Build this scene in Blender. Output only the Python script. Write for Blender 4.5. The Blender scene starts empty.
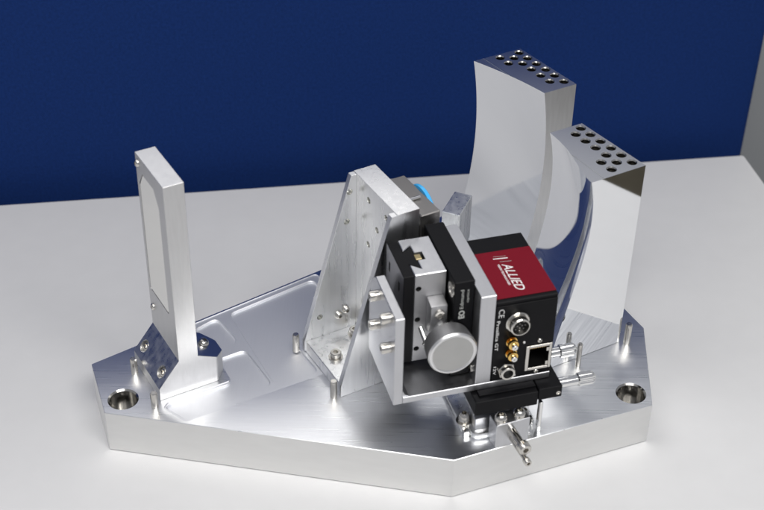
import bpy, bmesh, math, random
import numpy as np
from mathutils import Vector, Matrix

random.seed(3)
SC = bpy.context.scene
COL = SC.collection
S = 0.00095                     # working unit (about a millimetre) in metres
PI = math.pi
R = math.radians

# ------------------------------------------------------------------ camera
FPX, DIST, TH, ROLL = 1400.0, 919.0, R(36.7), R(1.11)
fwd = Vector((0, math.cos(TH), -math.sin(TH)))
r0 = Vector((1, 0, 0)); u0 = r0.cross(fwd)
cr, sr_ = math.cos(ROLL), math.sin(ROLL)
RX = r0 * cr + u0 * sr_
UP = -r0 * sr_ + u0 * cr
cam_d = bpy.data.cameras.new('camera')
cam_d.sensor_width = 22.3
cam_d.lens = FPX / 764.0 * 22.3
cam_d.clip_start = 0.02; cam_d.clip_end = 60
cam = bpy.data.objects.new('camera', cam_d); COL.objects.link(cam)
m = Matrix((RX, UP, -fwd)).transposed().to_4x4()
m.translation = -fwd * DIST * S
cam.matrix_world = m
SC.camera = cam
cam_d.dof.use_dof = True
cam_d.dof.focus_distance = 0.80
cam_d.dof.aperture_fstop = 7.1

# ------------------------------------------------------------------ world, lamps, exposure
W = bpy.data.worlds.new('World'); SC.world = W; W.use_nodes = True
bg = W.node_tree.nodes['Background']
bg.inputs[0].default_value = (0.90, 0.92, 1.0, 1)
bg.inputs[1].default_value = 0.37

def area(name, loc, target, sx, sy, power, col=(1, .98, .95)):
    l = bpy.data.lights.new(name, 'AREA'); l.shape = 'RECTANGLE'
    l.size = sx; l.size_y = sy; l.energy = power; l.color = col
    o = bpy.data.objects.new(name, l); COL.objects.link(o)
    o.location = loc
    d = Vector(target) - Vector(loc)
    o.rotation_euler = d.to_track_quat('-Z', 'Y').to_euler()
    return o
area('ceiling_lamp', (0.36, -0.98, 1.40), (0.30, -0.60, 0), 1.2, 0.55, 23)
area('ceiling_lamp', (-0.62, 1.75, 1.75), (-0.45, 1.2, 0), 1.7, 1.1, 10.5)
area('ceiling_lamp', (-0.65, -0.25, 1.75), (-0.65, -0.2, 0), 1.2, 0.55, 7.5)

SC.view_settings.view_transform = 'Standard'
SC.view_settings.look = 'None'
SC.view_settings.exposure = 0.0
SC.view_settings.gamma = 1.0
SC.view_settings.use_curve_mapping = False
SC.cycles.max_bounces = 10
SC.cycles.glossy_bounces = 8
SC.cycles.caustics_reflective = True
SC.cycles.blur_glossy = 0.3
SC.cycles.sample_clamp_indirect = 6

# ------------------------------------------------------------------ materials
def new_mat(name):
    mt = bpy.data.materials.new(name); mt.use_nodes = True
    return mt, mt.node_tree, mt.node_tree.nodes['Principled BSDF']

def simple(name, col, metal=0.0, rough=0.5, spec=0.5, var=0.0, scale=40, bump=0.0, bscale=900, stretch=(1, 1, 1), rvar=0.0, aniso=0.0, tang=None, rot=0.0):
    mt, nt, b = new_mat(name)
    b.inputs['Metallic'].default_value = metal
    b.inputs['Roughness'].default_value = rough
    b.inputs['Specular IOR Level'].default_value = spec
    b.inputs['Base Color'].default_value = (*col, 1)
    tc = nt.nodes.new('ShaderNodeTexCoord')
    mp = nt.nodes.new('ShaderNodeMapping'); nt.links.new(tc.outputs['Object'], mp.inputs[0])
    mp.inputs['Scale'].default_value = stretch
    mp.inputs['Rotation'].default_value = (0, 0, rot)
    if var or rvar:
        n = nt.nodes.new('ShaderNodeTexNoise'); n.inputs['Scale'].default_value = scale; n.inputs['Detail'].default_value = 6
        nt.links.new(mp.outputs[0], n.inputs['Vector'])
        if var:
            mx = nt.nodes.new('ShaderNodeMix'); mx.data_type = 'RGBA'
            lo = [max(0, c * (1 - var)) for c in col]; hi = [min(1, c * (1 + var)) for c in col]
            mx.inputs[6].default_value = (*lo, 1); mx.inputs[7].default_value = (*hi, 1)
            nt.links.new(n.outputs['Fac'], mx.inputs[0]); nt.links.new(mx.outputs[2], b.inputs['Base Color'])
        if rvar:
            mr = nt.nodes.new('ShaderNodeMapRange'); mr.inputs[1].default_value = .3; mr.inputs[2].default_value = .7
            mr.inputs[3].default_value = max(0.01, rough - rvar); mr.inputs[4].default_value = rough + rvar
            nt.links.new(n.outputs['Fac'], mr.inputs[0]); nt.links.new(mr.outputs[0], b.inputs['Roughness'])
    if bump:
        n2 = nt.nodes.new('ShaderNodeTexNoise'); n2.inputs['Scale'].default_value = bscale; n2.inputs['Detail'].default_value = 3
        nt.links.new(mp.outputs[0], n2.inputs['Vector'])
        bp = nt.nodes.new('ShaderNodeBump'); bp.inputs['Strength'].default_value = bump; bp.inputs['Distance'].default_value = 0.0002
        nt.links.new(n2.outputs['Fac'], bp.inputs['Height']); nt.links.new(bp.outputs[0], b.inputs['Normal'])
    if aniso:
        b.inputs['Anisotropic'].default_value = aniso
        if tang:
            cv = nt.nodes.new('ShaderNodeCombineXYZ')
            for i in range(3): cv.inputs[i].default_value = tang[i]
            nt.links.new(cv.outputs[0], b.inputs['Tangent'])
    return mt

ALU = (0.80, 0.81, 0.83)
M = {}
M['plate'] = simple('milled_aluminium_plate', (.87, .88, .90), 1, .30, var=.09, scale=620, bump=.018, bscale=800, stretch=(.03, 1.8, 1), rvar=.035, aniso=.5, tang=(1, 0, 0), rot=R(8))
M['plate_side'] = simple('milled_aluminium_edge', (.76, .76, .75), 1, .5, var=.04, scale=60, bump=.03, bscale=1500, stretch=(1, 1, 4))
M['pocket'] = simple('pocket_floor_aluminium', (.82, .83, .86), 1, .54, var=.025, scale=900, stretch=(1, .05, 1), rot=R(32))
M['alu'] = simple('machined_aluminium', (.82, .825, .83), 1, .30, var=.13, scale=320, bump=.07, bscale=1000, stretch=(1, 1, .08), rvar=.06)
M['alu_satin'] = simple('satin_aluminium', (.56, .565, .585), 1, .36, var=.10, scale=400, bump=.10, bscale=1300, stretch=(1, 1, .12), rvar=.05)
M['alu_brushed'] = simple('sawn_aluminium', (.60, .60, .60), 1, .42, var=.13, scale=300, bump=.2, bscale=900, stretch=(2, 2, .2), rvar=.06)
M['polish'] = simple('diamond_turned_aluminium', (.91, .92, .93), 1, .03)
M['polish_face'] = simple('diamond_turned_mirror_face', (.92, .93, .94), 1, .015)
M['top'] = simple('fine_milled_aluminium', (.82, .83, .85), 1, .28, var=.02, scale=900, bump=.008, bscale=1800, stretch=(1, 6, 1))
M['bead'] = simple('bead_blasted_aluminium', (.46, .46, .47), 1, .5, var=.06, scale=300, bump=.35, bscale=2600)
M['turned'] = simple('turned_aluminium_face', (.46, .46, .45), 1, .42, var=.06, scale=150, bump=.1, bscale=1800)
M['rim'] = simple('turned_aluminium_rim', (.74, .74, .74), 1, .32)
M['steel'] = simple('stainless_steel', (.62, .60, .56), 1, .2, var=.1, scale=300, rvar=.06)
M['steel_dk'] = simple('dark_steel_plate', (.30, .29, .28), 1, .42, var=.12, scale=200, bump=.1, bscale=900, rvar=.08)
M['chrome'] = simple('bright_chrome', (.84, .84, .83), 1, .14, rvar=.03, scale=200)
M['gold'] = simple('gold_plating', (.83, .55, .18), 1, .2, rvar=.05, scale=300)
M['black'] = simple('black_anodised', (.006, .006, .007), 0, .42, .10, var=.25, scale=500, bump=.08, bscale=2500)
M['hole'] = simple('dark_threaded_hole', (.05, .05, .05), .6, .45)
M['bore'] = simple('bored_hole_aluminium', (.74, .74, .72), 1, .26, rvar=.05, scale=200)
M['red'] = simple('red_camera_label', (.155, .005, .014), 0, .5, .10, var=.12, scale=900)
M['white'] = simple('white_print', (.8, .8, .8), 0, .5)
M['grey_print'] = simple('grey_print', (.42, .43, .41), 0, .5)
M['blue_film'] = simple('light_blue_film', (.06, .42, .82), 0, .3, .5)
M['glass'] = simple('silvered_mirror', (.96, .95, .89), 1, .03)
M['table'] = simple('white_laminate', (.63, .63, .635), 0, .42, .35, var=.03, scale=70, bump=.12, bscale=1500)
M['partition'] = simple('blue_fabric', (.0062, .0245, .115), 0, .9, .1, var=.35, scale=500, bump=.8, bscale=1000)
M['greyp'] = simple('grey_panel_paint', (.16, .17, .17), 0, .6, .3, var=.08, scale=10)
M['cabinet'] = simple('pale_grey_paint', (.62, .64, .63), 0, .6, .3, var=.06, scale=10)
M['slide_sheen'] = simple('black_anodised_sheen', (.30, .30, .32), 1, .36, var=.05, scale=400)  # grey stands in for the table's glancing reflection on black anodising
M['shaded_bore'] = simple('shaded_bore_aluminium', (.46, .45, .43), 1, .16, rvar=.04, scale=100)  # aluminium darkened so the shade inside holes is in the colour
M['brass'] = simple('dull_brass', (.42, .35, .2), 1, .45, var=.1, scale=300)
M['floor'] = simple('brown_carpet', (.085, .075, .055), 0, .95, .1, var=.3, scale=60)
M['plastic'] = simple('black_plastic', (.006, .006, .006), 0, .35, .2)

def specks(mt, scale, size, col):
    nt = mt.node_tree; b = nt.nodes['Principled BSDF']
    tc = nt.nodes.new('ShaderNodeTexCoord'); v = nt.nodes.new('ShaderNodeTexVoronoi'); v.inputs['Scale'].default_value = scale
    nt.links.new(tc.outputs['Object'], v.inputs['Vector'])
    mr = nt.nodes.new('ShaderNodeMapRange'); mr.inputs[1].default_value = size * .5; mr.inputs[2].default_value = size
    mr.inputs[3].default_value = 1; mr.inputs[4].default_value = 0
    nt.links.new(v.outputs['Distance'], mr.inputs[0])
    mx = nt.nodes.new('ShaderNodeMix'); mx.data_type = 'RGBA'
    src = b.inputs['Base Color'].links[0].from_socket
    nt.links.new(src, mx.inputs[6]); mx.inputs[7].default_value = (*col, 1)
    nt.links.new(mr.outputs[0], mx.inputs[0]); nt.links.new(mx.outputs[2], b.inputs['Base Color'])
specks(M['table'], 13, .022, (.42, .40, .36))
specks(M['plate'], 40, .02, (.60, .61, .63))

# ------------------------------------------------------------------ mesh helpers (local units, scaled by S at the end)
class MB:
    def __init__(s): s.bm = bmesh.new()
    def box(s, x0, x1, y0, y1, z0, z1):
        bm = s.bm
        v = [bm.verts.new((x, y, z)) for x in (x0, x1) for y in (y0, y1) for z in (z0, z1)]
        for f in ((0, 1, 3, 2), (4, 6, 7, 5), (0, 4, 5, 1), (2, 3, 7, 6), (0, 2, 6, 4), (1, 5, 7, 3)):
            bm.faces.new([v[i] for i in f])
        return s
    def prism(s, pts, a, b, axis='z'):
        # pts 2-D; axis z: (x,y), y: (x,z), x: (y,z)
        def P(p, h): return {'z': (p[0], p[1], h), 'y': (p[0], h, p[1]), 'x': (h, p[0], p[1])}[axis]
        bm = s.bm
        A = [bm.verts.new(P(p, a)) for p in pts]; B = [bm.verts.new(P(p, b)) for p in pts]
        n = len(pts)
        bm.faces.new(A[::-1]); bm.faces.new(B)
        for i in range(n): bm.faces.new((A[i], A[(i + 1) % n], B[(i + 1) % n], B[i]))
        return s
    def rings(s, rings, cap0=True, cap1=True):
        bm = s.bm
        V = [[bm.verts.new(p) for p in r] for r in rings]
        n = len(V[0])
        for a, b in zip(V, V[1:]):
            for i in range(n): bm.faces.new((a[i], a[(i + 1) % n], b[(i + 1) % n], b[i]))
        if cap0: bm.faces.new(V[0][::-1])
        if cap1: bm.faces.new(V[-1])
        return s
    def lathe(s, p, d, prof, n=28, cap0=True, cap1=True, teeth=None):
        # prof: list of (along, radius); teeth: list of ring indices given a knurl
        p = Vector(p); d = Vector(d).normalized()
        a = d.orthogonal().normalized(); b = d.cross(a)
        rr = []
        for k, (h, r) in enumerate(prof):
            ring = []
            for i in range(n):
                q = r
                if teeth and k in teeth: q = r * (1 if i % 2 else .93)
                t = 2 * PI * i / n
                ring.append(p + d * h + (a * math.cos(t) + b * math.sin(t)) * q)
            rr.append(ring)
        return s.rings(rr, cap0, cap1)
    def cyl(s, p, q, r, n=24, r2=None, ch=0.0):
        p, q = Vector(p), Vector(q); L = (q - p).length; r2 = r if r2 is None else r2
        prof = [(0, r), (L, r2)] if not ch else [(0, r - ch), (ch, r), (L - ch, r2), (L, r2 - ch)]
        return s.lathe(p, q - p, prof, n)
    def shcs(s, p, d, r, h, hexr=None, n=24):
        # socket head screw: p under the head, d outward
        p = Vector(p); d = Vector(d).normalized(); a = d.orthogonal().normalized(); b = d.cross(a)
        hr = hexr or r * .5; bm = s.bm
        def circ(r_, h_): return [p + d * h_ + (a * math.cos(2 * PI * i / n) + b * math.sin(2 * PI * i / n)) * r_ for i in range(n)]
        def hexa(h_):
            out = []
            for i in range(n):
                t = 2 * PI * i / n; k = (t % (PI / 3)) - PI / 6
                q = hr * math.cos(PI / 6) / math.cos(k)
                out.append(p + d * h_ + (a * math.cos(t) + b * math.sin(t)) * q)
            return out
        s.rings([circ(r, 0), circ(r, h * .88), circ(r * .9, h), hexa(h), hexa(h * .45)])
        return s
    def button(s, p, d, r, h, n=24):
        p = Vector(p); d = Vector(d).normalized(); a = d.orthogonal().normalized(); b = d.cross(a)
        def circ(r_, h_): return [p + d * h_ + (a * math.cos(2 * PI * i / n) + b * math.sin(2 * PI * i / n)) * r_ for i in range(n)]
        def hexa(h_):
            out = []
            for i in range(n):
                t = 2 * PI * i / n; k = (t % (PI / 3)) - PI / 6
                out.append(p + d * h_ + (a * math.cos(t) + b * math.sin(t)) * (r * .42 * math.cos(PI / 6) / math.cos(k)))
            return out
        s.rings([circ(r, 0), circ(r, h * .25), circ(r * .92, h * .55), circ(r * .75, h * .85), circ(r * .5, h), hexa(h), hexa(h * .4)])
        return s

def finish(bm, name, mat, parent, bevel=0.0, seg=1, smooth=32, mats=None):
    bmesh.ops.recalc_face_normals(bm, faces=bm.faces[:])
    if bevel:
        ed = [e for e in bm.edges if len(e.link_faces) == 2 and e.calc_face_angle(0) > R(50)]
        bmesh.ops.bevel(bm, geom=ed, offset=bevel, offset_type='OFFSET', segments=seg, profile=.5, affect='EDGES', clamp_overlap=True)
    bmesh.ops.scale(bm, vec=(S, S, S), verts=bm.verts[:])
    me = bpy.data.meshes.new(name); bm.to_mesh(me); bm.free()
    me.shade_smooth(); me.set_sharp_from_angle(angle=R(smooth))
    me.materials.append(M[mat])
    for x in (mats or []): me.materials.append(M[x])
    o = bpy.data.objects.new(name, me); COL.objects.link(o)
    if parent: o.parent = parent
    return o

def part(name, mb, mat, parent, bevel=0.0, **k):
    return finish(mb.bm, name, mat, parent, bevel, **k)

def again(o, loc, parent=None, rotz=None):
    # another of the same part, sharing its mesh; loc is an offset in local units
    c = o.copy(); COL.objects.link(c); c.parent = parent or o.parent
    c.location = Vector(o.location) + Vector(loc) * S
    if rotz is not None: c.rotation_euler.z = rotz
    return c

def cut(o, mb, mat=None):
    # boolean difference, applied
    bm = mb.bm
    bmesh.ops.recalc_face_normals(bm, faces=bm.faces[:])
    bmesh.ops.scale(bm, vec=(S, S, S), verts=bm.verts[:])
    me = bpy.data.meshes.new('cutter'); bm.to_mesh(me); bm.free()
    me.shade_smooth(); me.set_sharp_from_angle(angle=R(32))
    if mat:
        me.materials.append(M[mat])
    c = bpy.data.objects.new('cutter', me); COL.objects.link(c)
    c.matrix_world = o.matrix_world
    c.parent = o.parent
    c.matrix_parent_inverse = o.matrix_parent_inverse; c.matrix_basis = o.matrix_basis
    bo = o.modifiers.new('b', 'BOOLEAN'); bo.operation = 'DIFFERENCE'; bo.object = c; bo.solver = 'EXACT'
    bo.material_mode = 'TRANSFER'
    bpy.context.view_layer.update()
    dg = bpy.context.evaluated_depsgraph_get()
    nm = bpy.data.meshes.new_from_object(o.evaluated_get(dg), preserve_all_data_layers=True, depsgraph=dg)
    o.modifiers.clear()
    old = o.data; nm.name = old.name; o.data = nm
    nm.shade_smooth(); nm.set_sharp_from_angle(angle=R(28))

    bpy.data.objects.remove(c); bpy.data.meshes.remove(me)
    return o

def fuse(o, other):
    # boolean union of two freshly built bodies that are one piece of metal
    bo = o.modifiers.new('b', 'BOOLEAN'); bo.operation = 'UNION'; bo.object = other; bo.solver = 'EXACT'
    bpy.context.view_layer.update()
    dg = bpy.context.evaluated_depsgraph_get()
    nm = bpy.data.meshes.new_from_object(o.evaluated_get(dg), preserve_all_data_layers=True, depsgraph=dg)
    o.modifiers.clear(); nm.name = o.data.name; o.data = nm
    nm.shade_smooth(); nm.set_sharp_from_angle(angle=R(28))
    bpy.data.objects.remove(other)
    return o

def facemat(o, mat, test):
    # give faces that pass test(centre, normal) in local units their own material
    me = o.data
    names = [x.name for x in me.materials if x]
    if M[mat].name in names: idx = names.index(M[mat].name)
    else: me.materials.append(M[mat]); idx = len(me.materials) - 1
    for p in me.polygons:
        if test(p.center / S, p.normal): p.material_index = idx

def thing(name, label, cat, loc=(0, 0, 0), rotz=0.0, group=None):
    o = bpy.data.objects.new(name, None); COL.objects.link(o)
    o.empty_display_size = .02
    o.location = Vector(loc) * S; o.rotation_euler = (0, 0, R(rotz))
    o['label'] = label; o['category'] = cat
    if group: o['group'] = group
    return o

def tag(o, label, cat):
    o['label'] = label; o['category'] = cat
    return o

def text(s, name, mat, parent, origin, xdir, ydir, size, shear=0.0, bold=0.0, width=None):
    cu = bpy.data.curves.new('text', 'FONT'); cu.body = s; cu.size = 1.0; cu.shear = shear; cu.offset = bold
    cu.extrude = .01; cu.resolution_u = 3
    t = bpy.data.objects.new('text', cu); COL.objects.link(t)
    bpy.context.view_layer.update()
    dg = bpy.context.evaluated_depsgraph_get()
    me = bpy.data.meshes.new_from_object(t.evaluated_get(dg)); bpy.data.objects.remove(t)
    xs = [v.co.x for v in me.vertices]
    x0, x1 = min(xs), max(xs)
    kx = size if not width else width / (x1 - x0)
    X = Vector(xdir).normalized(); Y = Vector(ydir).normalized(); Z = X.cross(Y)
    for v in me.vertices:
        v.co = (Vector(origin) + X * (v.co.x - x0) * kx + Y * v.co.y * size + Z * (v.co.z * 4)) * S
    me.materials.clear(); me.materials.append(M[mat]); me.name = name
    o = bpy.data.objects.new(name, me); COL.objects.link(o); o.parent = parent
    return o

def rounded(pts, r, n=5):
    # round the corners of a 2-D polygon
    out = []; N = len(pts)
    for i in range(N):
        p = Vector(pts[i]); a = (Vector(pts[i - 1]) - p); b = (Vector(pts[(i + 1) % N]) - p)
        ang = a.angle(b); d = min(r / math.tan(ang / 2), a.length * .45, b.length * .45)
        p0 = p + a.normalized() * d; p1 = p + b.normalized() * d
        for k in range(n + 1):
            t = k / n
            q = p0 * (1 - t) ** 2 + p * 2 * t * (1 - t) + p1 * t * t
            out.append((q.x, q.y))
    return out

def offset_poly(pts, d):
    N = len(pts); out = []
    area2 = sum(pts[i][0] * pts[(i + 1) % N][1] - pts[(i + 1) % N][0] * pts[i][1] for i in range(N))
    sg = 1 if area2 > 0 else -1
    for i in range(N):
        p = Vector(pts[i]); a = (p - Vector(pts[i - 1])); b = (Vector(pts[(i + 1) % N]) - p)
        na = Vector((a.y, -a.x)).normalized() * sg; nb = Vector((b.y, -b.x)).normalized() * sg
        n_ = (na + nb)
        if n_.length < 1e-6: n_ = na
        n_.normalize()
        out.append((p.x + n_.x * d, p.y + n_.y * d))
    return out

# ------------------------------------------------------------------ setting: floor, table, partitions
TZ = -29.0
mb = MB(); mb.box(-6000, 6000, -6000, 6000, -790, -775)
fl = part('floor', mb, 'floor', None); fl['kind'] = 'structure'

t = thing('table', 'white laminate table top under the aluminium plate, with a rounded far corner', 'table', (0, 0, TZ))
dx, dy = math.cos(R(8.9)), math.sin(R(8.9))
c = (277, 177)
poly = [(c[0], c[1]), (c[0] - dx * 1500, c[1] - dy * 1500), (-1200, -900), (493, -900)]
poly = rounded(poly, 2.5, 4)
mb = MB(); mb.prism(poly, -26, 0)
part('tabletop', mb, 'table', t, 1.2, seg=3)
for lx, ly in ((225, 110), (410, -820), (-1000, -820), (-1050, -80)):
    mb = MB(); mb.box(lx - 25, lx + 25, ly - 25, ly + 25, -746, -26)
    part('leg', mb, 'greyp', t, 2)

t = thing('partition', 'dark blue fabric partition standing behind the table', 'partition', (284, 202, -775), 8.9)
mb = MB(); mb.box(-1900, 0, 0, 35, 30, 1052)
part('fabric_panel', mb, 'partition', t, 6, seg=3)
mb = MB(); mb.box(-1900, 0, -2, 37, 1052, 1064)
part('top_rail', mb, 'greyp', t, 3)
mb = MB(); mb.box(-1900, 0, -2, 37, 0, 30)
part('bottom_rail', mb, 'greyp', t, 3)

t = thing('cabinet', 'plain grey cabinet standing to the right of the blue partition', 'cabinet', (322, 230, -775), 8.9)
mb = MB(); mb.box(0, 500, 0, 380, 0, 1250)
part('body', mb, 'cabinet', t, 6, seg=2)

# ------------------------------------------------------------------ base plate
PLATE = [(-33.6, -13), (-170.5, -113.4), (-155.7, -155.1), (41.7, -187.5), (157.6, -139.6), (162.3, -70), (151.4, -48.7),
         (142, -2), (114, 58), (82, 73), (33, 41)]
bp = thing('base_plate', 'thick angular milled aluminium plate lying flat on the white table', 'base plate', (0, 0, TZ))
mb = MB(); mb.prism(PLATE, 0.3, 29)
plate = part('slab', mb, 'plate', bp, .3)
mb = MB()
for hx, hy in ((-147, -143.5), (146.4, -130), (92, 58)):
    mb.lathe((hx, hy, -5), (0, 0, 1), [(0, 3.6), (20.5, 3.6), (21, 4.1), (21.01, 8.0), (33.1, 8.0), (35, 9.9)], 40)
cut(plate, mb, 'shaded_bore')
mb = MB()
REC = rounded([(-109, -161), (-32, -117.5), (-48, -92), (-24, -55), (-42, -21.2), (-117, -76.2), (-104, -97), (-98, -104), (-86.5, -125.2), (-90, -127.4), (-121, -145.6), (-123, -150)], 3, 4)
mb.rings([[(x, y, 28.45) for x, y in REC], [(x, y, 28.7) for x, y in REC], [(x, y, 29.3) for x, y in offset_poly(REC, .5)]])
cut(plate, mb, 'pocket')
POCK = [[(-101.4, -67.7), (-86, -90), (-106, -101), (-113.5, -79.5)],
        [(-81.2, -97.5), (-62.9, -127.4), (-108.5, -158.7), (-122, -149), (-119, -146), (-86, -127), (-97, -107)],
        [(-93.9, -63.6), (-44, -27), (-28, -55), (-51, -93), (-36, -116), (-60.5, -128.7)]]
for pk in POCK:
    mb = MB()
    rp = rounded(pk, 4.5, 5)
    inner = rp; outer = offset_poly(rp, .45); up = offset_poly(rp, .9)
    mb.rings([[(x, y, 26.9) for x, y in inner], [(x, y, 28.0) for x, y in inner], [(x, y, 28.46) for x, y in outer], [(x, y, 28.9) for x, y in up]])
    cut(plate, mb, 'pocket')
facemat(plate, 'plate_side', lambda c_, n_: abs(n_.z) < .3 and c_.z < 28.5 and abs(c_.z - 14.65) < 6)
# shallow mounting pads milled round the screw holes of the stage
def dowel(x, y, h=12, r=2.1):
    q = MB(); q.lathe((x, y, 28), (0, 0, 1), [(0, r), (h, r), (h + .9, r - .5)], 20)
    return part('dowel_pin', q, 'steel', bp)
for x, y, h in ((-127.9, -149.2, 11), (-143.9, -120.3, 11), (-26.3, -137.6, 12), (-50.5, -96.5, 12), (149.6, -84.4, 15), (117.8, -106, 17)):
    dowel(x, y, h, 1.6 if x > 110 and x < 125 else 2.1)

# ------------------------------------------------------------------ upright mirror mount (left)
mo = thing('mirror_mount', 'tall narrow aluminium mount holding a flat mirror, at the left end of the plate', 'mirror mount', (-125.45, -144.27, 0), 30)
mb = MB(); mb.prism([(0, 0.15), (25, 0.15), (25, 143), (13.2, 143), (13.2, 24.6), (0, 8.6)], 0, 39.5, 'y')
up = part('upright', mb, 'alu_brushed', mo, .15)
mb = MB(); mb.prism(rounded([(9, 52), (37, 52), (37, 124), (31, 133.5), (15, 133.5), (9, 124)], 2), 10, 15.4, 'x')
cut(up, mb, 'alu_satin')
mb = MB(); mb.prism(rounded([(9.4, 52.4), (36.6, 52.4), (36.6, 123.8), (30.8, 133.1), (15.2, 133.1), (9.4, 123.8)], 2), 13.45, 15.3, 'x')
part('mirror', mb, 'glass', mo, .2)
foot = up
mb = MB()
for v in (7.5, 33.5): mb.lathe((6.2, v, 13.2), (-.77, 0, .63), [(-2, 3.9), (12, 3.9)], 24)
cut(foot, mb, 'alu_satin')
fp = rounded([(16, 0), (36.5, 0), (43, 8), (43, 18), (36, 25), (16, 25)], 2.5, 5)
mb = MB(); mb.rings([[(x, y, .15) for x, y in fp], [(x, y, 24 - (x - 25) * .5) for x, y in fp]])
rf = part('foot', mb, 'top', mo, .2)
fuse(up, rf)
facemat(up, 'alu', lambda c_, n_: n_.z > .5 and c_.x < 14)
facemat(up, 'top', lambda c_, n_: n_.z > .5 and c_.x > 25.5)
facemat(up, 'alu_brushed', lambda c_, n_: n_.z < .3 and c_.x > 25)
facemat(up, 'alu_satin', lambda c_, n_: n_.z > .8 and c_.z > 140)
nl = Vector((-.77, 0, .63))
sc = None
for v in (7.5, 33.5):
    mb = MB(); mb.button(Vector((6.2, v, 13.2)) + nl * -1.6, nl, 3.3, 2.6); part('screw', mb, 'steel', mo)
mb = MB(); mb.button((33.6, 13, 20.1), (.42, 0, .9), 3.2, 2.6); part('screw', mb, 'steel', mo)
for v, z in ((36.2, 137.8), (34.5, 40)):
    mb = MB(); mb.button((13.2, v, z), (-1, 0, 0), 2.2, 1.6); part('screw', mb, 'steel', mo)

# ------------------------------------------------------------------ angle bracket with two gussets
ab = thing('angle_bracket', 'tall aluminium angle bracket with two sloping gussets in the middle of the plate', 'bracket', (-21.6, -137.9, 0), 30)
mb = MB(); mb.box(0, 34, 3.7, 45.8, 0.15, 8); base = part('base', mb, 'alu', ab, .3)
mb = MB(); mb.box(34.02, 48, 0, 49.5, 0.15, 117); bk = part('back_plate', mb, 'alu', ab, .15)
mb = MB()
for v, z in ((31.7, 107.4), (31.7, 77), (12, 107.4), (12, 77), (22, 93)): mb.lathe((33, v, z), (1, 0, 0), [(0, 2.2), (1.4, 1.9), (9, 1.9)], 18)
cut(bk, mb, 'bore')
gp = [(-.6, 0.15), (34, 0.15), (34, 116.6), (30.6, 116.6), (-.6, 7.4)]
gq = [(x if x < 33.9 else 36, z) for x, z in gp]
mb = MB(); mb.prism(gq, 0, 3.6, 'y'); g1 = part('gusset', mb, 'alu', ab, .0)
fuse(bk, g1); bk.name = 'body'
mb = MB(); mb.prism(gp, 45.9, 49.5, 'y'); g2 = part('gusset', mb, 'alu', ab, .15)

mb = MB()
for x, z in ((29.6, 106), (27.8, 86), (9.7, 22.7)): mb.lathe((x, 45, z), (0, 1, 0), [(0, 2.1), (1.4, 1.8), (4, 1.8)], 18)
cut(g2, mb, 'bore')
for x, v in ((9, 24.5), (29, 38), (29, 12)):
    mb = MB(); mb.lathe((x, v, 8.02), (0, 0, 1), [(0, 4.3), (.7, 4.3)], 24); part('washer', mb, 'steel', ab)
    mb = MB(); mb.shcs((x, v, 8.7), (0, 0, 1), 3.3, 3.4); part('screw', mb, 'steel', ab)
for x, z in ((22, 20), (27, 22.5)):
    mb = MB(); mb.button((x, 45.9, z), (0, -1, 0), 2.4, 2.6); part('screw', mb, 'steel', ab)

# ------------------------------------------------------------------ dark filter holder behind the bracket
fh = thing('filter_holder', 'dark steel plate with a light blue film disc behind the angle bracket', 'filter holder', (-21.6, -137.9, 0), 30)
mb = MB(); mb.box(51.6, 64, 4, 44, 55, 108); part('plate', mb, 'steel_dk', fh, .5)
mb = MB(); mb.box(48.2, 51.5, 8, 40, 60, 100); part('spacer', mb, 'alu_satin', fh, .3)
mb = MB(); mb.lathe((64.1, 26, 95), (1, 0, 0), [(0, 14.6), (2.0, 14.6), (2.4, 14.2)], 56); part('film_disc', mb, 'blue_film', fh)
mb = MB(); mb.cyl((50, 19.5, 109.0), (60, 19.5, 109.0), .9, 12); part('pin', mb, 'chrome', fh)

# ------------------------------------------------------------------ small square block
sb = thing('square_block', 'small plain aluminium block on a dark post behind the camera, before the tall mirror', 'block', (44.4, -47.5, 0), -21)
mb = MB(); mb.box(-5.6, 5.6, -11.5, 11.5, 44, 75); part('block', mb, 'alu', sb, .3)
mb = MB(); mb.box(-4, 5, -9, 10.5, 0.15, 43.95); part('post', mb, 'alu_satin', sb, .3)

# ------------------------------------------------------------------ two concave mirrors
def smooth_fn(pts, deg):
    a = np.polyfit([p[0] for p in pts], [p[1] for p in pts], min(deg, len(pts) - 1))
    return lambda x: float(np.polyval(a, x))
def curved_mirror(label, loc, top, p0, p1, holes, line):
    th = thing('curved_mirror', label, 'mirror', loc, 30, 'two tall concave aluminium mirrors')
    ft = smooth_fn(top, 5 if len(top) > 6 else 2); f0 = smooth_fn(p0, 3); f1 = smooth_fn(p1, 3)
    NV, NZ = 64, 110; H = 128.0; L = 53.2
    bm = bmesh.new()
    G = []
    for j in range(NZ + 1):
        z = .2 + (H - .2) * j / NZ
        row = []
        for i in range(NV + 1):
            v = L * i / NV; w = v / L
            uu = ft(v) + f0(z) * (1 - w) + f1(z) * w - (f0(H) * (1 - w) + f1(H) * w)
            row.append(bm.verts.new((uu, v, z)))
        G.append(row)
    for j in range(NZ):
        for i in range(NV):
            f = bm.faces.new((G[j][i], G[j][i + 1], G[j + 1][i + 1], G[j + 1][i])); f.material_index = 1
    b0 = [bm.verts.new((0, 0, .2)), bm.verts.new((-5, L, .2))]
    b1 = [bm.verts.new((0, 0, H)), bm.verts.new((-5, L, H))]
    bm.faces.new([G[0][i] for i in range(NV + 1)] + [b0[1], b0[0]])
    f = bm.faces.new([G[NZ][i] for i in range(NV + 1)] + [b1[1], b1[0]]); f.material_index = 2
    bm.faces.new((b0[0], b0[1], b1[1], b1[0]))
    bm.faces.new([G[j][0] for j in range(NZ + 1)] + [b1[0], b0[0]])
    bm.faces.new([G[j][NV] for j in range(NZ + 1)] + [b1[1], b0[1]])
    return th, bm
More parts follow.
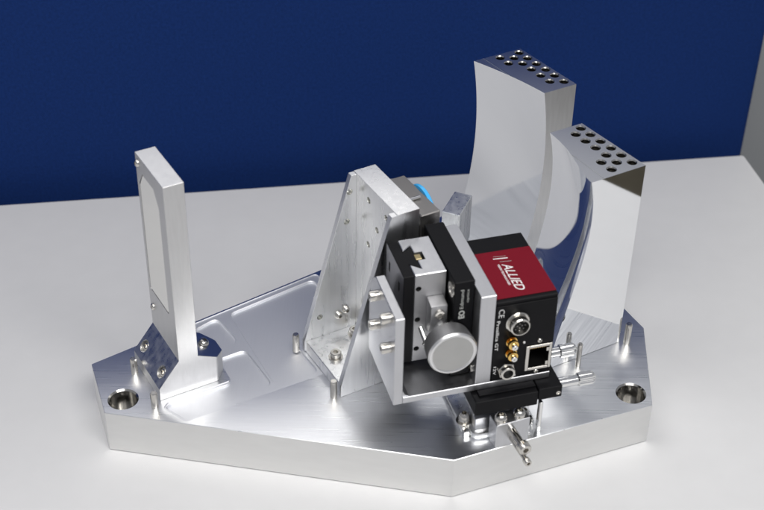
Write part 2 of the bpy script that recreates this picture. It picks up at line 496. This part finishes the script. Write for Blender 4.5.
def drill(o, holes):
    mb = MB()
    for x, v in holes: mb.lathe((x, v, 120), (0, 0, 1), [(0, 2.5), (7.3, 2.5), (8.02, 3.0), (8.6, 3.4)], 24)
    cut(o, mb, 'shaded_bore')
H6 = [(-8.7, 49.1), (-7.9, 40.9), (-7.1, 32.3), (-6.1, 23.8), (-5.5, 15.1), (-4.8, 6.2)]
H5 = [(-15.2, 45), (-14.5, 36.5), (-13.7, 28), (-13.0, 19), (-12.3, 10.3)]
th, bm = curved_mirror('taller-standing concave mirror at the back of the plate, pale face towards the bracket', (115.5, 5.1, 0),
    [(0, -23.3), (13.3, -26.2), (26.6, -29.85), (39.9, -34.3), (53.2, -39.6)],
    [(128, 0), (103, 3.3), (75, 4.8), (54, 3.2), (35, .4), (18, -3.6), (0, -9)],
    [(128, 0), (103, 3.3), (75, 4.8), (54, 3.2), (35, .4), (18, -3.6), (0, -9)], None, None)
mb = MB(); mb.prism([(-32.5, 52.7), (-30, 26), (-29.7, 26), (-32.2, 52.7)], 128.02, 128.14); part('register_edge', mb, 'chrome', th)
o = finish(bm, 'mirror_body', 'alu_brushed', th, 0, smooth=25, mats=['polish', 'top'])
drill(o, H6 + H5 + [(-22.8, 49.1), (-22.1, 40.8)])
th, bm = curved_mirror('nearer concave mirror at the right of the plate, behind the black and red camera', (145.1, -83.9, 0),
    [(0, -36.9), (9.5, -35.7), (21.6, -32.1), (28.7, -30.2), (34.6, -28.8), (43.4, -27.8), (53.2, -27.4)],
    [(128, 0), (109, 1.2), (87, 2), (68, .1), (51, -4.6), (39, -8.7), (25, -12.5), (0, -16)],
    [(128, 0), (109, 2.4), (87, 4), (68, 3), (51, -.6), (39, -4), (25, -8), (0, -13)], None, None)
mb = MB(); mb.prism([(-30.2, 28), (-28.7, 0.3), (-28.4, 0.3), (-29.9, 28)], 128.02, 128.14); part('register_edge', mb, 'chrome', th)
o = finish(bm, 'mirror_body', 'polish', th, 0, smooth=25, mats=['polish_face', 'top'])
drill(o, H6 + H5 + [(-19.9, 14.3), (-19.2, 5.8)])

# ------------------------------------------------------------------ camera bracket (U of aluminium)
OU = (76.0, -163.0, 0.0); YAW = 16.5
ub = thing('camera_bracket', 'aluminium channel bracket that carries the knob stage and the camera', 'bracket', OU, YAW)
mb = MB(); mb.prism([(0, 36), (0, 95), (38, 95), (46, 88), (50, 66), (50, 36)], -71.3, -66.2, 'x'); side = part('side_plate', mb, 'alu_satin', ub, .3)
mb = MB(); mb.box(-66.15, 18, 0, 50, 36, 40.3); part('floor_plate', mb, 'alu_satin', ub, .3)
mb = MB(); mb.prism([(0, 40.35), (0, 100.5), (53, 100.5), (66, 100.5), (66, 40.35)], -25.3, -16.6, 'x'); rp = part('side_plate', mb, 'alu_satin', ub, .35)
mb = MB(); mb.cyl((-27, 8.5, 62), (-22, 8.5, 62), 3.4, 24); mb.cyl((-27, 8.5, 46), (-22, 8.5, 46), 3.0, 24); cut(rp, mb, 'bore')
for v, z in ((8.5, 62), (8.5, 46)):
    mb = MB(); mb.shcs((-23.8, v, z), (-1, 0, 0), 2.9, 2.4); part('screw', mb, 'steel', ub)
for v, z in ((30.3, 88.5), (8.6, 90.2), (29.3, 69.6), (7.2, 71.2)):
    mb = MB(); mb.shcs((-71.35, v, z), (-1, 0, 0), 3.0, 5.6); part('screw', mb, 'steel', ub)
mb = MB()
mb.prism([(-66.15, 40.35), (-62.5, 40.35), (-64.8, 41.6), (-66.1, 44.5)], 0.8, 49, 'y'); part('corner_fillet', mb, 'alu_satin', ub)

# ------------------------------------------------------------------ dovetail stage with knob
ds = thing('dovetail_stage', 'dovetail slide of black and bare aluminium with a large round knob', 'stage', OU, YAW)
TG = [(-54.9, 33), (-49.8, 29), (-49.8, 45.5), (-54.9, 41.5)]
mb = MB(); mb.prism([(-61, 21), (-55.1, 21), (-55.1, 31.5), (-49.9, 27.2), (-49.9, 46.5), (-55.1, 42.5), (-55.1, 53.3), (-61, 53.3)], 46, 104.8)
blk = part('slide', mb, 'black', ds, .3)
facemat(blk, 'slide_sheen', lambda c_, n_: n_.x < -.8)  # sheen painted on the outer face of the black slide
mb = MB()
for v_, z_ in ((47, 93), (29, 93)): mb.box(-62, -58, v_ - 1.3, v_ + 1.3, z_ - 3.2, z_ + 3.2)
cut(blk, mb, 'hole')
mb = MB(); mb.prism([(-54.85, 21.2), (-37.4, 21.2), (-37.4, 53.3), (-54.85, 53.3), (-54.85, 43.2), (-49.6, 47.6), (-49.6, 26.2), (-54.85, 30.8)], 45.8, 105)
body = part('body', mb, 'alu_satin', ds, .35)
mb = MB()
for z in (95.6, 74.8, 54.6): mb.lathe((-52.6, 20, z), (0, 1, 0), [(0, 1.6), (6, 1.6)], 18)
mb.box(-49.7, -45.2, 33.5, 40.5, 100, 106)
cut(body, mb, 'hole')
facemat(body, 'bead', lambda c_, n_: n_.y < -.8)
mb = MB(); mb.box(-51, -46.6, 35, 39.4, 100.1, 104.6); part('brass_gib', mb, 'brass', ds, .3)
mb = MB(); mb.prism([(21.15, 90), (13, 88.5), (13, 78), (15.5, 70), (21.15, 66)], -48, -38.6, 'x'); part('screw_block', mb, 'bead', ds, .8, seg=2)
mb = MB(); mb.shcs((-43.2, 13.1, 83.5), (0, -1, 0), 2.7, 1.6); part('screw', mb, 'steel', ds)
mb = MB(); mb.lathe((-40.2, 17, 67.6), (0, -1, 0), [(-4, 7.4), (1.5, 7.4), (2.5, 6.4), (6.5, 5.6), (7, 4.6), (9, 4.2)], 36); part('collar', mb, 'alu', ds)
mb = MB(); mb.lathe((-40.2, 9, 68.3), (0, -1, 0), [(0, 10.8), (1.2, 12.6), (9, 13.6), (11.6, 13.6), (12.6, 12.9), (12.8, 11.9), (12.5, 11.3), (12.7, 6), (12.8, .5)], 64)
kn = part('knob', mb, 'bead', ds, smooth=28)
facemat(kn, 'turned', lambda c_, n_: n_.y < -.75 and math.hypot(c_.x + 40.2, c_.z - 68.3) < 11.5)
facemat(kn, 'rim', lambda c_, n_: 11.2 < math.hypot(c_.x + 40.2, c_.z - 68.3) < 13.6 and c_.y < -2.6 and c_.y > -4.2 and n_.y < -.2)
mb = MB(); mb.cyl((-51, 20.5, 70), (-49.2, 12.5, 63), 1.5, 14); part('lock_lever', mb, 'chrome', ds)
mb = MB()
for k in range(4): mb.lathe((-49.6 + .5 * k, 14.5 - 2 * k, 64.6 - 1.7 * k), (.2, -.75, -.62), [(0, 2.0), (.5, 2.5), (1.1, 2.5), (1.6, 2.0)], 16)
part('spring', mb, 'chrome', ds)

# ------------------------------------------------------------------ flat black stage against the right side plate
fs = thing('flat_stage', 'flat black stage with white lettering between the knob stage and the camera', 'stage', OU, YAW)
mb = MB(); mb.box(-36.6, -25.5, 9.5, 64, 41, 105); part('body', mb, 'black', fs, .4)
mb = MB(); mb.box(-37.3, -36.65, 24, 60, 46, 100); part('carriage', mb, 'black', fs, .2)
mb = MB(); mb.lathe((-36.65, 14.5, 97.5), (-1, 0, 0), [(0, 4.3), (.5, 4.3), (.7, 3.9), (.7, 2.4), (.2, 2.2)], 28); part('lock_screw', mb, 'steel', fs)
text('EO', 'lettering', 'grey_print', fs, (-30.6, 9.45, 80.6), (0, 0, 1), (-1, 0, 0), 4.4, bold=.04, width=5.4)
text('Edmund', 'lettering', 'grey_print', fs, (-31.4, 9.45, 87.2), (0, 0, 1), (-1, 0, 0), 2.8, width=12.6)
text('optics', 'lettering', 'grey_print', fs, (-28.6, 9.45, 91.0), (0, 0, 1), (-1, 0, 0), 1.9, width=8.6)

# ------------------------------------------------------------------ camera
ca = thing('industrial_camera', 'black boxed camera with a dark red top label and connectors facing front', 'camera', OU, YAW)
mb = MB(); mb.box(-16.5, 18.3, 0.6, 57.5, 40.4, 94.5); cb = part('body', mb, 'black', ca, .5)
mb = MB(); mb.box(3.6, 16.4, -1, 11, 46.2, 60.6); cut(cb, mb, 'plastic')
mb = MB(); mb.box(-16.4, 18.0, 3.2, 43.5, 94.55, 94.95); part('top_label', mb, 'red', ca, .1)
mb = MB(); mb.box(-16.2, 18.0, -.1, .55, 40.8, 92.2); rp_ = part('rear_panel', mb, 'black', ca, .2)
mb = MB(); mb.box(3.6, 16.4, -2, 2, 46.2, 60.6); cut(rp_, mb, 'plastic')
LZ = 95.0
text('ALLIED', 'lettering', 'white', ca, (-2.7, 31.2, LZ), (0, -1, 0), (1, 0, 0), 7.6, shear=.28, width=23.5)
text('VISION TECHNOLOGIES', 'lettering', 'white', ca, (-5.1, 31.6, LZ), (0, -1, 0), (1, 0, 0), 1.7, bold=.012, width=18.5)
for v, u1, u2, w in ((38.6, -4.9, 2.0, .1), (36.7, -5.6, 2.5, .32), (33.6, -2.8, 3.6, .1)):
    mb = MB(); mb.prism([(u1, v + w), (u1, v - w), (u2, v - w - .7), (u2, v + w - .7)], LZ, LZ + .06); part('slash_mark', mb, 'white' if w > .2 else 'grey_print', ca)
# twelve-pin round connector
cx, cz = -4.2, 80.6
mb = MB(); mb.lathe((cx, -.12, cz), (0, -1, 0), [(0, 6.7), (1.3, 6.7), (1.7, 6.3), (1.7, 5.5), (5.4, 5.5), (5.9, 5.1), (5.9, 4.6), (3.0, 4.5)], 40)
con = part('round_connector', mb, 'steel', ca)
facemat(con, 'plastic', lambda c_, n_: math.hypot(c_.x - cx, c_.z - cz) < 4.2 and n_.y < -.8)
for i in range(12):
    rr, nn = (3.1, 8) if i < 8 else (1.3, 4)
    a = 2 * PI * i / nn
    mb = MB(); mb.cyl((cx + rr * math.cos(a), -3.1, cz + rr * math.sin(a)), (cx + rr * math.cos(a), -4.2, cz + rr * math.sin(a)), .35, 8)
    part('pin', mb, 'steel_dk', con)
for gx, gz in ((-6.6, 67.6), (-6.4, 59.6)):
    mb = MB(); mb.lathe((gx, -.12, gz), (0, -1, 0), [(0, 3.2), (1.2, 3.2), (1.3, 2.2), (2.4, 2.1), (2.5, 2.8), (4.3, 2.8), (4.5, 1.7)], 24)
    g = part('coaxial_socket', mb, 'gold', ca)
    mb = MB(); mb.lathe((gx, -4.6, gz), (0, -1, 0), [(0, 1.7), (1.9, 1.7), (2.2, 1.4), (2.2, .6), (1, .5)], 18); part('tip', mb, 'chrome', g)
nx, nz = -8.6, 48.4
mb = MB(); mb.lathe((nx, -.12, nz), (0, -1, 0), [(0, 5.4), (2.2, 5.4), (2.6, 5.0)], 6)
nut = part('jack_nut', mb, 'steel', ca)
mb = MB(); mb.lathe((nx, -2.8, nz), (0, -1, 0), [(0, 4.2), (2.0, 4.2), (2.3, 3.9), (2.3, 2.9), (-2, 2.8)], 28); jk = part('barrel', mb, 'steel', nut)
facemat(jk, 'hole', lambda c_, n_: math.hypot(c_.x - nx, c_.z - nz) < 2.87)
# network socket
mb = MB()
mb.box(2.4, 4.3, -1.1, -.14, 44.7, 62.0); mb.box(15.8, 17.2, -1.1, -.14, 44.7, 62.0)
mb.box(4.35, 15.75, -1.1, -.14, 60.3, 62.0); mb.box(4.35, 15.75, -1.1, -.14, 44.7, 46.3)
rj = part('network_socket', mb, 'steel', ca, .15)
for k in range(8):
    mb = MB(); mb.box(5.6 + k * 1.15, 6.0 + k * 1.15, 1.5, 8, 57.6 - .0, 58.2); part('contact', mb, 'gold', rj)
for q in ((14.9, 57.6), (14.9, 47.9)):
    mb = MB(); mb.box(q[0] - .5, q[0] + .9, -.6, 5, q[1] - 1.2, q[1] + 1.2); part('spring_tab', mb, 'steel', rj)
for sx, sz in ((9.9, 64.6), (9.4, 43.0)):
    mb = MB(); mb.button((sx, -.12, sz), (0, -1, 0), 1.5, 1.2); part('screw', mb, 'steel', ca)
for sx, sz in ((-9.5, 42.6), (-3, 42.8), (-1.5, 73.5), (1.0, 65.0)):
    mb = MB(); mb.lathe((sx, -.12, sz), (0, -1, 0), [(0, .7), (.5, .6)], 10); part('indicator', mb, 'white', ca)
text('CE', 'lettering', 'white', ca, (-14.9, -.14, 90.2), (0, 0, -1), (1, 0, 0), 4.6, bold=-.01, width=5.6)
text('Prosilica GT', 'lettering', 'white', ca, (-15.6, -.14, 82.6), (0, 0, -1), (1, 0, 0), 2.6, width=20.5)
text('12V', 'lettering', 'white', ca, (-15.4, -.14, 50.8), (0, 0, -1), (1, 0, 0), 2.2, width=5.6)
mb = MB(); mb.lathe((1, 57.6, 67), (0, 1, 0), [(0, 15), (14, 15), (14.6, 14.4)], 48); part('lens_mount', mb, 'black', ca)

# ------------------------------------------------------------------ black translation stage below
ts = thing('translation_stage', 'low black translation stage with two knurled micrometers under the camera bracket', 'stage', OU, YAW)
mb = MB(); mb.box(-27.2, 9.0, -8, 44, 24.6, 34.4); part('frame', mb, 'black', ts, .4)
mb = MB(); mb.box(-24, 8.5, -4.4, 42, 34.5, 35.95); part('carriage', mb, 'black', ts, .15)
mb = MB(); mb.box(9.3, 23, -8, 40, 28, 37.6) if False else mb.box(9.3, 23, -8, 40, 27.6, 35.7); ext = part('micrometer_block', mb, 'black', ts, .4)
mb = MB(); mb.lathe((20.6, -8.1, 31.2), (0, -1, 0), [(0, 1.3), (.4, 1.3), (.4, .8), (-.5, .7)], 14); part('set_screw', mb, 'steel', ts)
for v, z, u1 in ((1.8, 28.5, 36), (27, 28.5, 35)):
    mb = MB(); mb.lathe((23.1, v, z), (1, 0, 0), [(0, 3.2), (u1 - 23.1, 3.0)], 24); b_ = part('micrometer', mb, 'chrome', ts)
    mb = MB(); mb.lathe((u1 + .05, v, z), (1, 0, 0), [(0, 3.2), (.5, 3.9), (8.2, 3.9), (9.6, 3.3), (10.8, 1.6)], 44, teeth=[1, 2, 3]); part('thimble', mb, 'chrome', b_, smooth=20)
# mounting foot of the stage
pts = [(-29.2, 6), (-25.6, 6), (-25.4, 3.2)] + [(-21 - 4.4 * math.cos(a), 2.6 - 4.4 * math.sin(a)) for a in [R(x) for x in (0, 20, 40, 60, 80, 90)]] + [(9, -1.8), (13, 5), (13, 42), (-29.2, 42)]
mb = MB(); mb.prism(pts, .15, 4); part('foot_plate', mb, 'alu', ts, .6, seg=2)
mb = MB(); mb.prism(rounded([(-22.8, 2), (-11, 2), (-11, 12), (-22.8, 12)], .8, 2), 4.05, 12); part('riser', mb, 'alu_satin', ts, .3)
mb = MB(); mb.box(-22.8, -11, 5, 38, 12.05, 24.5); part('riser', mb, 'alu_satin', ts, .3)
mb = MB(); mb.box(-2, 10, 5, 38, 4.05, 24.5); part('riser', mb, 'alu_satin', ts, .3)
mb = MB(); mb.lathe((-26.2, 10.5, 4.05), (0, 0, 1), [(0, 4.6), (.8, 4.6)], 28); part('washer', mb, 'steel', ts)
mb = MB(); mb.button((-26.2, 10.5, 4.9), (0, 0, 1), 3.3, 5.5); part('screw', mb, 'steel', ts)
mb = MB(); mb.lathe((6, 1.5, 4.05), (0, 0, 1), [(0, 4.6), (.8, 4.6)], 28); part('washer', mb, 'steel', ts)
mb = MB(); mb.button((6, 1.5, 4.9), (0, 0, 1), 3.3, 8.5); part('screw', mb, 'steel', ts)
mb = MB(); mb.box(12.2, 14.4, -4.5, -1.5, .15, 22); part('post', mb, 'chrome', ts, .4)
for u_ in (-27.2, 11):
    mb = MB(); mb.box(u_ - 2, u_ + 1.6, 1.5, 5.9, .15, 4.0); part('finger', mb, 'chrome', ts, .4)

# ------------------------------------------------------------------ stop block at the front edge
st = thing('stop_block', 'small grey steel block with two long bolts at the front edge of the plate', 'block', (64.7, -178.0, 0), 22.4)
mb = MB(); mb.box(0, 20.5, .05, 9.5, .15, 17.2); part('block', mb, 'alu_satin', st, .35)
for x, y in ((4.4, 4.3), (15.4, 4.0)):
    mb = MB(); mb.button((x, y, 17.25), (0, 0, 1), 3.7, 3.9); part('screw', mb, 'steel', st)
mb = MB(); mb.cyl((9.0, 0, 12.4), (9.0, -15.5, 12.4), 2.2, 22); b1_ = part('bolt', mb, 'steel', st)
mb = MB(); mb.shcs((9.0, -13.5, 12.4), (0, -1, 0), 3.6, 4.8); part('bolt_head', mb, 'steel', b1_)
mb = MB(); mb.cyl((9.6, 0, 5.2), (9.6, -19.5, 5.2), 1.5, 20); b2_ = part('bolt', mb, 'steel', st)
mb = MB(); mb.shcs((9.6, -18, 5.2), (0, -1, 0), 2.1, 3.6); part('bolt_head', mb, 'steel', b2_)
